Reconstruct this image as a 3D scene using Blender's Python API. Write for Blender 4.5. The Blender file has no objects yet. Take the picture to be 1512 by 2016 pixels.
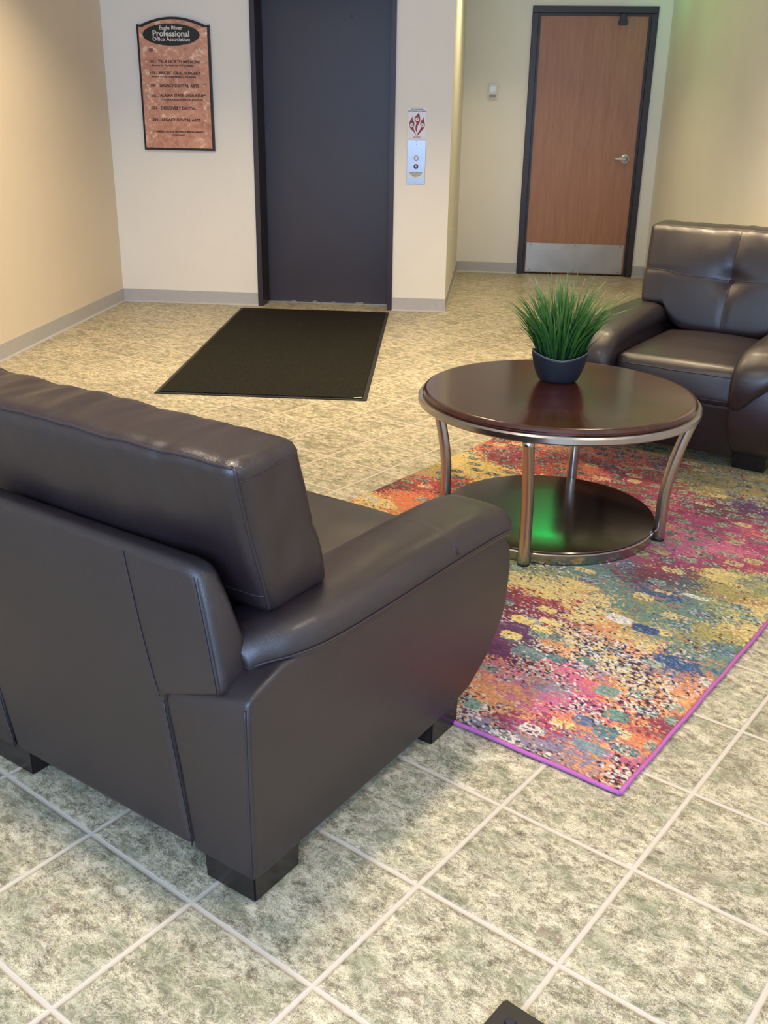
import bpy, bmesh, math, random
import numpy as np
from mathutils import Vector, Matrix, noise
R = math.radians
random.seed(7); rng = np.random.default_rng(11)
scene = bpy.context.scene
COL = scene.collection

# ------------------------------------------------------------------ camera
cd = bpy.data.cameras.new('camera'); cam = bpy.data.objects.new('camera', cd); COL.objects.link(cam)
yaw, pitch, roll = -0.102848071, 0.383399342, 0.0163079133
cy, sy, cp, sp, cr, sr = math.cos(yaw), math.sin(yaw), math.cos(pitch), math.sin(pitch), math.cos(roll), math.sin(roll)
f0 = Vector((sy, cy, 0)); r0 = Vector((cy, -sy, 0)); u0 = Vector((0, 0, 1))
fw = f0*cp - u0*sp; up = u0*cp + f0*sp
rt = r0*cr + up*sr; up2 = up*cr - r0*sr
m = Matrix((rt, up2, -fw)).transposed().to_4x4(); m.translation = (0.237518, -1.237717, 1.381559)
cam.matrix_world = m
cd.sensor_fit = 'VERTICAL'; cd.sensor_height = 24; cd.lens = 1941.013/2016*24; cd.clip_start = .05
scene.camera = cam

# ------------------------------------------------------------------ world, lights, exposure
w = bpy.data.worlds.new('world'); scene.world = w; w.use_nodes = True
bg = w.node_tree.nodes['Background']; bg.inputs[0].default_value = (.62, .78, 1, 1); bg.inputs[1].default_value = .8
vs = scene.view_settings; vs.view_transform = 'Standard'; vs.look = 'None'; vs.gamma = 1; vs.use_curve_mapping = False; vs.exposure = 0.0

def area(name, loc, target, sx, sy_, power, color, shape='RECTANGLE', spread=None):
    l = bpy.data.lights.new(name, 'AREA'); l.shape = shape; l.size = sx; l.size_y = sy_; l.energy = power; l.color = color
    if spread: l.spread = spread
    o = bpy.data.objects.new(name, l); COL.objects.link(o); o.location = loc
    o.rotation_euler = (Vector(target)-Vector(loc)).to_track_quat('-Z', 'Y').to_euler(); return o
def spot(name, loc, target, power, color, size, blend, radius):
    l = bpy.data.lights.new(name, 'SPOT'); l.energy = power; l.color = color; l.spot_size = size; l.spot_blend = blend; l.shadow_soft_size = radius
    o = bpy.data.objects.new(name, l); COL.objects.link(o); o.location = loc
    o.rotation_euler = (Vector(target)-Vector(loc)).to_track_quat('-Z', 'Y').to_euler(); return o
area('window_daylight', (-.3, -3.35, 1.5), (-.3, 2, 1.1), 3.6, 2.2, 270, (.44, .64, 1))
WARM = (1, .77, .47)
for i, (x, y, p, cl_) in enumerate([(-1.6, 4.2, 32, WARM), (-.25, 4.0, 32, WARM), (1.0, 3.9, 26, WARM), (-.35, .60, 29, (1, .83, .60)), (1.5, .3, 16, (1, .83, .60)), (.2, 6.9, 13, WARM)]):
    area('ceiling_downlight', (x, y, 2.72), (x, y, 0), .28, .28, p, cl_, 'DISK', R(112 if y > 6 else 120))
area('added_green_glow', (1.22, 7.62, 2.60), (1.66, 8.0, 2.25), .25, .10, .35, (.1, 1, .25), spread=R(95))  # added lamp without a fixture, tints the far right wall corner green

# ------------------------------------------------------------------ node helpers
def srgb(r, g, b):
    f = lambda c: (c/255/12.92) if c/255 <= .04045 else ((c/255+.055)/1.055)**2.4
    return (f(r), f(g), f(b), 1)
class NT:
    def __init__(s, name):
        s.m = bpy.data.materials.new(name); s.m.use_nodes = True; s.t = s.m.node_tree; s.b = s.t.nodes['Principled BSDF']
    def n(s, typ, **kw):
        nd = s.t.nodes.new(typ)
        for k, v in kw.items():
            if k.startswith('i_'): nd.inputs[int(k[2:])].default_value = v
            else: setattr(nd, k, v)
        return nd
    def l(s, a, b): s.t.links.new(a, b)
    def math(s, op, a, b=None, c=None):
        nd = s.n('ShaderNodeMath', operation=op)
        for i, v in enumerate((a, b, c)):
            if v is None: continue
            if isinstance(v, (int, float)): nd.inputs[i].default_value = v
            else: s.l(v, nd.inputs[i])
        return nd.outputs[0]
    def noise(s, vec, scale, detail=4, rough=.5, dist=0, dim='3D'):
        nd = s.n('ShaderNodeTexNoise', noise_dimensions=dim); nd.inputs['Scale'].default_value = scale
        nd.inputs['Detail'].default_value = detail; nd.inputs['Roughness'].default_value = rough; nd.inputs['Distortion'].default_value = dist
        if vec is not None: s.l(vec, nd.inputs['Vector'])
        return nd.outputs[0]
    def ramp(s, fac, stops, interp='LINEAR'):
        nd = s.n('ShaderNodeValToRGB'); e = nd.color_ramp.elements; nd.color_ramp.interpolation = interp
        while len(e) < len(stops): e.new(.5)
        for k, (p, c) in enumerate(stops): e[k].position = p; e[k].color = c if len(c) == 4 else (*c, 1)
        s.l(fac, nd.inputs[0]); return nd.outputs[0]
    def mix(s, fac, a, b, mode='MIX'):
        nd = s.n('ShaderNodeMix', data_type='RGBA', blend_type=mode)
        for v, i in ((fac, 0), (a, 6), (b, 7)):
            if isinstance(v, (int, float)): nd.inputs[i].default_value = v
            elif isinstance(v, tuple): nd.inputs[i].default_value = v
            else: s.l(v, nd.inputs[i])
        return nd.outputs[2]
    def coord(s, kind='Object'): return s.n('ShaderNodeTexCoord').outputs[kind]
    def mapping(s, vec, scale=(1, 1, 1), rot=(0, 0, 0), loc=(0, 0, 0)):
        nd = s.n('ShaderNodeMapping'); nd.inputs['Scale'].default_value = scale; nd.inputs['Rotation'].default_value = rot; nd.inputs['Location'].default_value = loc
        s.l(vec, nd.inputs[0]); return nd.outputs[0]
    def bump(s, h, strength=.2, dist=.01, normal=None):
        nd = s.n('ShaderNodeBump'); nd.inputs['Strength'].default_value = strength; nd.inputs['Distance'].default_value = dist
        s.l(h, nd.inputs['Height'])
        if normal is not None: s.l(normal, nd.inputs['Normal'])
        s.l(nd.outputs[0], s.b.inputs['Normal']); return nd.outputs[0]
    def set(s, **kw):
        for k, v in kw.items():
            i = s.b.inputs[k.replace('_', ' ')]
            if hasattr(v, 'is_output'): s.l(v, i)
            else: i.default_value = v
        return s
def plain(name, color, rough=.5, metal=0, spec=.5, coat=0, var=.06, vscale=30, bump=0, bscale=200):
    t = NT(name); c = t.coord()
    f = t.noise(c, vscale, 3)
    dark = tuple(v*(1-var) for v in color[:3])+(1,); lite = tuple(min(1, v*(1+var)) for v in color[:3])+(1,)
    t.l(t.ramp(f, [(.3, dark), (.7, lite)]), t.b.inputs['Base Color'])
    t.b.inputs['Roughness'].default_value = rough; t.b.inputs['Metallic'].default_value = metal
    t.b.inputs['Specular IOR Level'].default_value = spec; t.b.inputs['Coat Weight'].default_value = coat
    if bump: t.bump(t.noise(c, bscale, 2), bump, .002)
    return t.m

M = {}
M['wall'] = plain('wall_paint', srgb(234, 229, 219), .7, var=.012, vscale=3, bump=.25, bscale=140)
M['wall_warm_lit'] = plain('wall_paint_warm_lit', srgb(222, 209, 188), .7, var=.012, vscale=3, bump=.25, bscale=140)  # same wall paint, with the warm lamplight mixed into its colour
M['ceiling'] = plain('ceiling_paint', srgb(235, 230, 220), .9)
M['baseboard'] = plain('vinyl_baseboard', srgb(178, 176, 176), .45, var=.03)
M['frame'] = plain('dark_bronze_frame', srgb(44, 33, 37), .42, var=.05)
M['elev'] = plain('elevator_door_paint', srgb(53, 46, 53), .42, var=.05, vscale=4)
M['steel'] = plain('satin_steel', srgb(150, 150, 152), .34, 1, var=.04, vscale=8)
M['kick'] = plain('brushed_kick_plate', srgb(176, 172, 164), .38, 1, var=.10, vscale=5)
M['nickel'] = plain('brushed_nickel', srgb(176, 168, 162), .24, 1, var=.03)
M['chrome'] = plain('satin_chrome', srgb(214, 216, 220), .38, .55, var=.02)
M['black'] = plain('black_paint', srgb(18, 16, 16), .4)
M['white'] = plain('white_plastic', srgb(225, 222, 212), .4, var=.01)
M['grey'] = plain('grey_plastic', srgb(140, 138, 135), .4)
M['red'] = plain('red_print', srgb(150, 25, 40), .5, var=.02)
M['ink'] = plain('dark_print', srgb(60, 28, 22), .5)
M['foot'] = plain('black_wood_foot', srgb(26, 20, 20), .25, var=.1)
M['pot'] = plain('slate_blue_pot', srgb(20, 26, 38), .5, var=.05)
M['potrim'] = plain('pot_rim_edge', srgb(96, 104, 116), .5)
M['soil'] = plain('dark_soil', srgb(28, 30, 18), .95, var=.4, vscale=60)
M['binding'] = plain('violet_rug_binding', srgb(172, 90, 154), .8, var=.08, vscale=120, bump=.5, bscale=500)
M['seam'] = plain('leather_piping', srgb(44, 35, 40), .45)
M['stitch'] = plain('pale_stitch', srgb(120, 112, 120), .6)

def leather():
    t = NT('dark_brown_leather'); c = t.coord()
    f = t.noise(c, 6, 4, .6)
    t.l(t.ramp(f, [(.3, srgb(33, 24, 28)), (.7, srgb(40, 30, 33))]), t.b.inputs['Base Color'])
    v = t.n('ShaderNodeTexVoronoi', feature='DISTANCE_TO_EDGE'); v.inputs['Scale'].default_value = 420; t.l(c, v.inputs['Vector'])
    h = t.math('ADD', t.math('MULTIPLY', t.math('MINIMUM', v.outputs[0], .12), 1.2), t.math('MULTIPLY', t.noise(c, 9, 3), .9))
    t.bump(h, .26, .006)
    t.set(Roughness=.33); t.b.inputs['Specular IOR Level'].default_value = .75
    t.b.inputs['Coat Weight'].default_value = .0; t.b.inputs['Coat Roughness'].default_value = .3
    return t.m
M['leather'] = leather()

def tile():
    t = NT('stone_look_floor_tile'); c = t.coord()
    T = .305
    g = t.mapping(c, scale=(1/T, 1/T, 1))
    sx = t.n('ShaderNodeSeparateXYZ'); t.l(g, sx.inputs[0]); X, Y = sx.outputs[0], sx.outputs[1]
    fx = t.math('ABSOLUTE', t.math('SUBTRACT', t.math('FRACT', t.math('ADD', X, .5)), .5)) # 0 at line
    fy = t.math('ABSOLUTE', t.math('SUBTRACT', t.math('FRACT', t.math('ADD', Y, .5)), .5))
    wob = t.math('MULTIPLY', t.math('SUBTRACT', t.noise(c, 60, 3), .5), .010)
    d = t.math('ADD', t.math('MINIMUM', fx, fy), wob)
    idv = t.n('ShaderNodeCombineXYZ'); t.l(t.math('FLOOR', X), idv.inputs[0]); t.l(t.math('FLOOR', Y), idv.inputs[1])
    wn = t.n('ShaderNodeTexWhiteNoise', noise_dimensions='3D'); t.l(idv.outputs[0], wn.inputs['Vector'])
    off = t.n('ShaderNodeVectorMath', operation='MULTIPLY_ADD'); t.l(wn.outputs['Color'], off.inputs[0]); off.inputs[1].default_value = (9, 9, 9); t.l(c, off.inputs[2])
    v = off.outputs[0]; vs_ = t.mapping(v, scale=(1, 1.5, 1), rot=(0, 0, .5))
    big = t.noise(vs_, 10, 7, .68, .2); fine = t.noise(vs_, 30, 12, .86, 0); grain = t.noise(vs_, 420, 3, .8)
    base = t.ramp(t.math('ADD', t.math('MULTIPLY', fine, .66), t.math('MULTIPLY', grain, .34)),
                  [(.425, srgb(88, 83, 69)), (.47, srgb(132, 125, 103)), (.50, srgb(163, 154, 127)), (.528, srgb(194, 184, 154)), (.57, srgb(218, 208, 181))])
    green = t.ramp(t.math('ADD', t.math('MULTIPLY', big, .7), t.math('MULTIPLY', fine, .3)), [(.505, (0, 0, 0)), (.56, (1, 1, 1))])
    col = t.mix(t.math('MULTIPLY', green, .55), base, srgb(104, 112, 86))
    br = t.noise(vs_, 22, 4, .6, 1.0); brf = t.ramp(br, [(.58, (0, 0, 0)), (.66, (1, 1, 1))])
    col = t.mix(t.math('MULTIPLY', brf, .55), col, srgb(132, 112, 100))
    rid = t.math('ABSOLUTE', t.math('SUBTRACT', t.noise(vs_, 13, 9, .74, .8), .5)); vein = t.ramp(rid, [(.0, (1, 1, 1)), (.022, (0, 0, 0))])
    col = t.mix(t.math('MULTIPLY', vein, .55), col, srgb(226, 215, 196))
    tone = t.math('ADD', t.math('MULTIPLY', wn.outputs['Value'], .16), .90)
    tc = t.n('ShaderNodeCombineColor'); [t.l(tone, tc.inputs[i]) for i in range(3)]
    col = t.mix(1.0, col, tc.outputs[0], 'MULTIPLY')
    gm = t.ramp(d, [(.013, (1, 1, 1)), (.021, (0, 0, 0))])
    edge = t.ramp(d, [(.016, (1, 1, 1)), (.029, (0, 0, 0))])
    col = t.mix(t.math('MULTIPLY', edge, .5), col, srgb(126, 112, 98))
    col = t.mix(gm, col, srgb(196, 185, 170))
    t.l(col, t.b.inputs['Base Color'])
    h = t.math('ADD', t.math('MULTIPLY', t.ramp(d, [(.008, (0, 0, 0)), (.03, (1, 1, 1))]), 1.0), t.math('MULTIPLY', fine, .35))
    t.bump(h, .45, .004)
    t.l(t.math('ADD', t.math('MULTIPLY', fine, .25), .30), t.b.inputs['Roughness'])
    return t.m
M['tile'] = tile()

def wood(name, cols, scale=(9, 9, .7), rough=.4, coat=0, coatr=.1, nscale=3.5):
    t = NT(name); c = t.mapping(t.coord(), scale=scale)
    a = t.noise(c, nscale, 6, .62, .7); b = t.noise(c, nscale*9, 4, .6)
    f = t.math('ADD', t.math('MULTIPLY', a, .75), t.math('MULTIPLY', b, .25))
    t.l(t.ramp(f, [(.32, cols[0]), (.5, cols[1]), (.68, cols[2])]), t.b.inputs['Base Color'])
    t.b.inputs['Roughness'].default_value = rough; t.b.inputs['Coat Weight'].default_value = coat; t.b.inputs['Coat Roughness'].default_value = coatr
    return t.m
M['oak'] = wood('maple_veneer', (srgb(150, 102, 74), srgb(164, 113, 83), srgb(174, 124, 92)), rough=.45)
M['mahog'] = wood('dark_cherry_veneer', (srgb(46, 17, 11), srgb(60, 23, 14), srgb(76, 32, 20)), scale=(1, 6, 1), rough=.19, coat=.4, coatr=.10, nscale=4)
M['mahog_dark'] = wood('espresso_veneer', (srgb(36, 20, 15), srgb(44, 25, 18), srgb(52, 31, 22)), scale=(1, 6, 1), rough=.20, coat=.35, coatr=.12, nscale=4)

def copper():
    t = NT('mottled_copper'); c = t.coord()
    a = t.noise(c, 9, 5, .65, 1.2); b = t.noise(c, 26, 4, .6, .8)
    f = t.math('ADD', t.math('MULTIPLY', a, .6), t.math('MULTIPLY', b, .4))
    t.l(t.ramp(f, [(.34, srgb(158, 104, 80)), (.46, srgb(198, 140, 114)), (.56, srgb(214, 156, 128)), (.64, srgb(248, 214, 184))]), t.b.inputs['Base Color'])
    t.set(Metallic=.2, Roughness=.45); return t.m
M['copper'] = copper()
def grass():
    t = NT('grass_blade'); at = t.n('ShaderNodeAttribute', attribute_name='tip')
    rn = t.noise(t.coord(), 55, 2)
    a = t.ramp(at.outputs['Fac'], [(0, srgb(22, 52, 16)), (.45, srgb(48, 96, 30)), (.8, srgb(84, 130, 48)), (1, srgb(176, 178, 112))])
    b = t.ramp(at.outputs['Fac'], [(0, srgb(16, 44, 22)), (.5, srgb(36, 84, 40)), (1, srgb(104, 140, 84))])
    t.l(t.mix(t.ramp(rn, [(.4, (0, 0, 0)), (.6, (1, 1, 1))]), a, b), t.b.inputs['Base Color'])
    t.set(Roughness=.42); return t.m
M['grass'] = grass()
def matm():
    t = NT('black_loop_mat'); c = t.coord()
    v = t.n('ShaderNodeTexVoronoi'); v.inputs['Scale'].default_value = 160; t.l(c, v.inputs['Vector'])
    t.l(t.ramp(v.outputs['Distance'], [(0, srgb(56, 54, 46)), (.6, srgb(24, 24, 21))]), t.b.inputs['Base Color'])
    t.bump(v.outputs['Distance'], .8, .005); t.set(Roughness=.95); t.b.inputs['Specular IOR Level'].default_value = .1; return t.m
M['mat'] = matm(); M['rubber'] = plain('black_rubber', srgb(30, 29, 28), .6, bump=.3, bscale=300)
def rugm():
    t = NT('woven_rug'); at = t.n('ShaderNodeAttribute', attribute_name='rugcol'); c = t.coord()
    w1 = t.n('ShaderNodeTexWave', bands_direction='Y'); w1.inputs['Scale'].default_value = 38; w1.inputs['Distortion'].default_value = 1.5
    w1.inputs['Detail'].default_value = 2; t.l(c, w1.inputs['Vector'])
    n = t.noise(t.mapping(c, scale=(1, 1.6, 1)), 260, 3, .6)
    h = t.math('ADD', t.math('MULTIPLY', w1.outputs['Fac'], .16), t.math('MULTIPLY', n, 1.1))
    k = t.ramp(h, [(.45, (.66, .66, .66)), (.95, (1.25, 1.25, 1.25))])
    t.l(t.mix(1.0, at.outputs['Color'], k, 'MULTIPLY'), t.b.inputs['Base Color'])
    t.bump(h, .7, .006); t.set(Roughness=.9); t.b.inputs['Specular IOR Level'].default_value = .15
    t.b.inputs['Sheen Weight'].default_value = .15
    return t.m
M['rug'] = rugm()

# ------------------------------------------------------------------ object helpers
def link(name, me, mat, parent=None, smooth=False, label=None):
    o = bpy.data.objects.new(name, me); COL.objects.link(o)
    if mat is not None: me.materials.append(mat)
    if parent is not None: o.parent = parent
    if smooth:
        for p in me.polygons: p.use_smooth = True
    if label: o['label'] = label
    return o
def obj(name, bm, mat, parent=None, smooth=False, label=None):
    bmesh.ops.recalc_face_normals(bm, faces=bm.faces[:])
    me = bpy.data.meshes.new(name); bm.to_mesh(me); bm.free()
    return link(name, me, mat, parent, smooth, label)
def thing(name, label, cat, loc, rz=0, group=None):
    o = bpy.data.objects.new(name, None); COL.objects.link(o); o.location = loc; o.rotation_euler = (0, 0, rz)
    o.empty_display_size = .1; o['label'] = label; o['category'] = cat
    if group: o['group'] = group
    return o
def struct(o): o['kind'] = 'structure'; return o
def bx(bm, x0, y0, z0, x1, y1, z1):
    v = [bm.verts.new(p) for p in [(x0, y0, z0), (x1, y0, z0), (x1, y1, z0), (x0, y1, z0), (x0, y0, z1), (x1, y0, z1), (x1, y1, z1), (x0, y1, z1)]]
    for f in [(0, 3, 2, 1), (4, 5, 6, 7), (0, 1, 5, 4), (1, 2, 6, 5), (2, 3, 7, 6), (3, 0, 4, 7)]: bm.faces.new([v[i] for i in f])
def box(name, a, b, mat, parent=None, bevel=0, seg=2, label=None):
    bm = bmesh.new(); bx(bm, *a, *b)
    if bevel: bmesh.ops.bevel(bm, geom=bm.edges[:], offset=bevel, segments=seg, affect='EDGES', profile=.5)
    return obj(name, bm, mat, parent, bool(bevel) and seg > 2, label)
def tube_bm(bm, pts, rad, n=10, cap=True):
    pts = [Vector(p) for p in pts]; rings = []
    rads = rad if isinstance(rad, (list, tuple)) else [rad]*len(pts)
    t0 = (pts[1]-pts[0]).normalized(); a = Vector((0, 0, 1)) if abs(t0.z) < .9 else Vector((1, 0, 0))
    u = t0.cross(a).normalized()
    for i, p in enumerate(pts):
        t = (pts[min(i+1, len(pts)-1)]-pts[max(i-1, 0)]).normalized()
        u = (u - t*u.dot(t)).normalized(); v = t.cross(u)
        rings.append([bm.verts.new(p+(u*math.cos(k*2*math.pi/n)+v*math.sin(k*2*math.pi/n))*rads[i]) for k in range(n)])
    for a_, b_ in zip(rings, rings[1:]):
        for k in range(n): bm.faces.new((a_[k], a_[(k+1) % n], b_[(k+1) % n], b_[k]))
    if cap: bm.faces.new(rings[0][::-1]); bm.faces.new(rings[-1])
def lathe(bm, prof, n=64, center=(0, 0)):
    rings = []
    for r, z in prof:
        if r < 1e-6: rings.append([bm.verts.new((center[0], center[1], z))])
        else: rings.append([bm.verts.new((center[0]+r*math.cos(k*2*math.pi/n), center[1]+r*math.sin(k*2*math.pi/n), z)) for k in range(n)])
    for a_, b_ in zip(rings, rings[1:]):
        for k in range(n):
            k2 = (k+1) % n
            if len(a_) == 1 and len(b_) == 1: continue
            if len(a_) == 1: bm.faces.new((a_[0], b_[k2], b_[k]))
            elif len(b_) == 1: bm.faces.new((a_[k], a_[k2], b_[0]))
            else: bm.faces.new((a_[k], a_[k2], b_[k2], b_[k]))
def prism_y(bm, pts, y0, y1):
    """polygon in x,z extruded along y"""
    a = [bm.verts.new((x, y0, z)) for x, z in pts]; b = [bm.verts.new((x, y1, z)) for x, z in pts]
    bm.faces.new(a[::-1]); bm.faces.new(b)
    for i in range(len(pts)):
        j = (i+1) % len(pts); bm.faces.new((a[i], a[j], b[j], b[i]))
def text(name, body, size, loc, mat, parent, bold=0, align='LEFT', sx=1.0, label=None):
    cu = bpy.data.curves.new(name, 'FONT'); cu.body = body; cu.size = size; cu.offset = bold; cu.align_x = align; cu.extrude = .0006; cu.resolution_u = 3
    tmp = bpy.data.objects.new(name+'_tmp', cu); COL.objects.link(tmp)
    dg = bpy.context.evaluated_depsgraph_get(); me = bpy.data.meshes.new_from_object(tmp.evaluated_get(dg))
    bpy.data.objects.remove(tmp)
    for v in me.vertices: v.co = Vector((v.co.x*sx, -v.co.z, v.co.y))+Vector(loc)
    me.materials.clear()
    return link(name, me, mat, parent, label=label)

# ------------------------------------------------------------------ the room
TH = R(31.87963968); YB = 6.2525; YF = 8.372; XL = -2.60; ZC = 2.75; XC = -.102
bm = bmesh.new(); c, s = math.cos(-TH), math.sin(-TH)
# the floor's own axes follow the tile grid
inv = Matrix.Rotation(TH, 4, 'Z')
vs4 = [bm.verts.new((inv @ Vector(p))) for p in [(-3.2, -3.6, 0), (2.7, -3.6, 0), (2.7, 8.8, 0), (-3.2, 8.8, 0)]]
lo = [bm.verts.new(v.co-Vector((0, 0, .1))) for v in vs4]
bm.faces.new(vs4); bm.faces.new(lo[::-1])
for i in range(4): j = (i+1) % 4; bm.faces.new((vs4[i], vs4[j], lo[j], lo[i]))
fl = struct(obj('floor', bm, M['tile'])); fl.rotation_euler = (0, 0, -TH)
struct(box('wall_left', (XL-.15, -3.2, 0), (XL, YB+.6, ZC), M['wall_warm_lit']))
# elevator wall with the door opening cut out
EX0, EX1, EZ = -1.531, -.502, 2.19
bm = bmesh.new(); bx(bm, XL-.15, YB, 0, EX0, YB+.6, ZC); bx(bm, EX0, YB, EZ, EX1, YB+.6, ZC); bx(bm, EX1, YB, 0, XC, YF+.2, ZC)
bx(bm, EX0, YB+.4, 0, EX1, YB+.6, ZC)
struct(obj('wall_back', bm, M['wall']))
DX0, DX1, DZ = .468, 1.537, 2.27
bm = bmesh.new(); bx(bm, XC, YF, 0, DX0, YF+.2, ZC); bx(bm, DX0, YF, DZ, DX1, YF+.2, ZC); bx(bm, DX1, YF, 0, 1.9, YF+.2, ZC); bx(bm, DX0, YF+.12, 0, DX1, YF+.2, ZC)
struct(obj('wall_far', bm, M['wall']))
# right wall, running very slightly outwards towards the viewer
RA = math.atan2(.30, 5.87)
bm = bmesh.new(); bx(bm, 0, -11.7, 0, .15, .25, ZC); wr = struct(obj('wall_right', bm, M['wall'])); wr.location = (1.652, YF, 0); wr.rotation_euler = (0, 0, RA)
struct(box('ceiling', (-2.9, -3.4, ZC), (2.8, 8.8, ZC+.1), M['ceiling']))
bm = bmesh.new(); bx(bm, XL-.15, -3.2, 0, -2.2, -3.0, ZC); bx(bm, 1.7, -3.2, 0, 2.5, -3.0, ZC); bx(bm, -2.2, -3.2, 0, 1.7, -3.0, .15); bx(bm, -2.2, -3.2, 2.55, 1.7, -3.0, ZC)
struct(obj('wall_front', bm, M['wall']))
bm = bmesh.new()
for x in (-2.2, -.95, .35, 1.64): bx(bm, x, -3.14, .15, x+.06, -3.06, 2.55)
for z in (.15, 2.49): bx(bm, -2.2, -3.14, z, 1.7, -3.06, z+.06)
struct(obj('window_1', bm, M['frame']))

def baseboard(name, path):
    """cove base: 98 mm high, small toe flare; path = list of wall-line points, room on the left side"""
    bm = bmesh.new(); prof = [(.000, .098), (.004, .097), (.005, .012), (.013, .003), (.014, 0), (0, 0)]
    P = [Vector((*p, 0)) for p in path]; rings = []
    for i, p in enumerate(P):
        d1 = (P[i]-P[i-1]).normalized() if i else (P[1]-P[0]).normalized(); d2 = (P[i+1]-P[i]).normalized() if i < len(P)-1 else d1
        n1 = Vector((-d1.y, d1.x, 0)); n2 = Vector((-d2.y, d2.x, 0)); n = (n1+n2).normalized(); k = 1/max(.3, n.dot(n1))
        rings.append([bm.verts.new(p+n*a*k+Vector((0, 0, z))) for a, z in prof])
    for a_, b_ in zip(rings, rings[1:]):
        for k in range(len(prof)): k2 = (k+1) % len(prof); bm.faces.new((a_[k], a_[k2], b_[k2], b_[k]))
    bm.faces.new(rings[0]); bm.faces.new(rings[-1][::-1])
    return struct(obj(name, bm, M['baseboard']))
baseboard('baseboard_left', [(EX0, YB), (XL, YB), (XL, -3)])
baseboard('baseboard_column', [(XC, YF), (XC, YB), (EX1, YB)])
baseboard('baseboard_far', [(DX0, YF), (XC, YF)])
xr = lambda y: 1.652+math.tan(RA)*(YF-y)
baseboard('baseboard_right', [(xr(-2.9), -2.9), (xr(YF), YF), (DX1, YF)])

# elevator door (own leaf, deep frame)
d1 = bpy.data.objects.new('door_1', None); COL.objects.link(d1); struct(d1); d1.location = ((EX0+EX1)/2, YB, 0)
def loc_box(name, par, a, b, mat, bevel=0, seg=2, label=None):
    p = Vector(par.location); return box(name, Vector(a)-p, Vector(b)-p, mat, par, bevel, seg, label)
bm = bmesh.new(); P = d1.location
def fr(bm, x0, x1, zt, y0, y1, wd, P):
    bx(bm, x0-P.x, y0-P.y, 0, x0+wd-P.x, y1-P.y, zt-wd); bx(bm, x1-wd-P.x, y0-P.y, 0, x1-P.x, y1-P.y, zt-wd); bx(bm, x0-P.x, y0-P.y, zt-wd, x1-P.x, y1-P.y, zt)
fr(bm, EX0, EX1, 2.19, YB-.012, YB+.39, .036, P)
bmesh.ops.remove_doubles(bm, verts=bm.verts[:], dist=1e-5)
obj('door_frame', bm, M['frame'], d1)
loc_box('door_leaf', d1, (EX0+.034, YB+.222, .006), (EX1-.034, YB+.262, 2.16), M['elev'])
loc_box('threshold', d1, (EX0+.036, YB+.205, 0), (EX1-.036, YB+.225, .007), M['steel'])
bm = bmesh.new()
for k, x in enumerate((-.30, -.13, .02, .21)): bx(bm, x, .216, .005, x+(.035, .03, .025, .06)[k], .2225, .013)
obj('door_guide', bm, M['grey'], d1)
bm = bmesh.new(); lathe(bm, [(0, 0), (.012, 0), (.012, .006), (0, .006)], 16)
o = obj('peep_lock', bm, M['black'], d1); o.rotation_euler = (R(90), 0, 0); o.location = (.17, .222, 2.02)

# wooden office door
d2 = bpy.data.objects.new('door_2', None); COL.objects.link(d2); struct(d2); d2.location = ((DX0+DX1)/2, YF, 0); P = d2.location
bm = bmesh.new(); fr(bm, DX0, DX1, 2.27, YF-.02, YF+.02, .055, P); bmesh.ops.bevel(bm, geom=bm.edges[:], offset=.003, segments=1, affect='EDGES'); obj('door_frame', bm, M['frame'], d2)
bm = bmesh.new(); fr(bm, DX0+.05, DX1-.05, 2.22, YF+.01, YF+.115, .026, P); obj('door_stop', bm, M['frame'], d2)
loc_box('door_leaf', d2, (DX0+.07, YF+.022, .012), (DX1-.07, YF+.062, 2.198), M['oak'], .002, 1)
kp = loc_box('kick_plate', d2, (DX0+.082, YF+.0195, .02), (DX1-.088, YF+.0225, .285), M['kick'], .001, 1)
for x in (DX0+.12, DX1-.12, 1.0):
    for z in (.035, .27):
        bm = bmesh.new(); lathe(bm, [(0, .002), (.004, .001), (.005, 0), (0, 0)], 10)
        o = obj('screw', bm, M['black'], kp); o.rotation_euler = (R(90), 0, 0); o.location = (x-P.x, YF+.0195-P.y, z)
lev = bpy.data.objects.new('door_handle', None); COL.objects.link(lev); lev.parent = d2; lev.location = (1.378-P.x, .021, 1.04)
bm = bmesh.new(); lathe(bm, [(0, .0), (.042, .0), (.043, .006), (.036, .012), (.016, .016), (.014, .045), (0, .046)], 32)
o = obj('rose', bm, M['chrome'], lev, True); o.rotation_euler = (R(90), 0, 0)
bm = bmesh.new(); tube_bm(bm, [(.01, -.04, 0), (-.01, -.045, 0), (-.04, -.048, 0), (-.075, -.046, .0), (-.10, -.038, .001)], [.012, .014, .012, .0105, .009], 12)
obj('lever', bm, M['chrome'], lev, True)
bm = bmesh.new(); lathe(bm, [(0, .047), (.010, .047), (.010, .044)], 16); o = obj('keyhole', bm, M['grey'], lev, True); o.rotation_euler = (R(90), 0, 0)
# closer arm bracket at the head of the door
cl = bpy.data.objects.new('closer_bracket', None); COL.objects.link(cl); cl.parent = d2; cl.location = (1.243-P.x, 0, 2.14)
bm = bmesh.new(); bx(bm, -.028, -.025, .02, .028, .012, .075); bmesh.ops.bevel(bm, geom=bm.edges[:], offset=.003, segments=1, affect='EDGES'); obj('bracket', bm, M['black'], cl)
bm = bmesh.new(); bx(bm, -.038, -.045, -.016, .038, .012, .02); bmesh.ops.bevel(bm, geom=bm.edges[:], offset=.006, segments=2, affect='EDGES'); obj('bracket_foot', bm, M['black'], cl)

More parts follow.
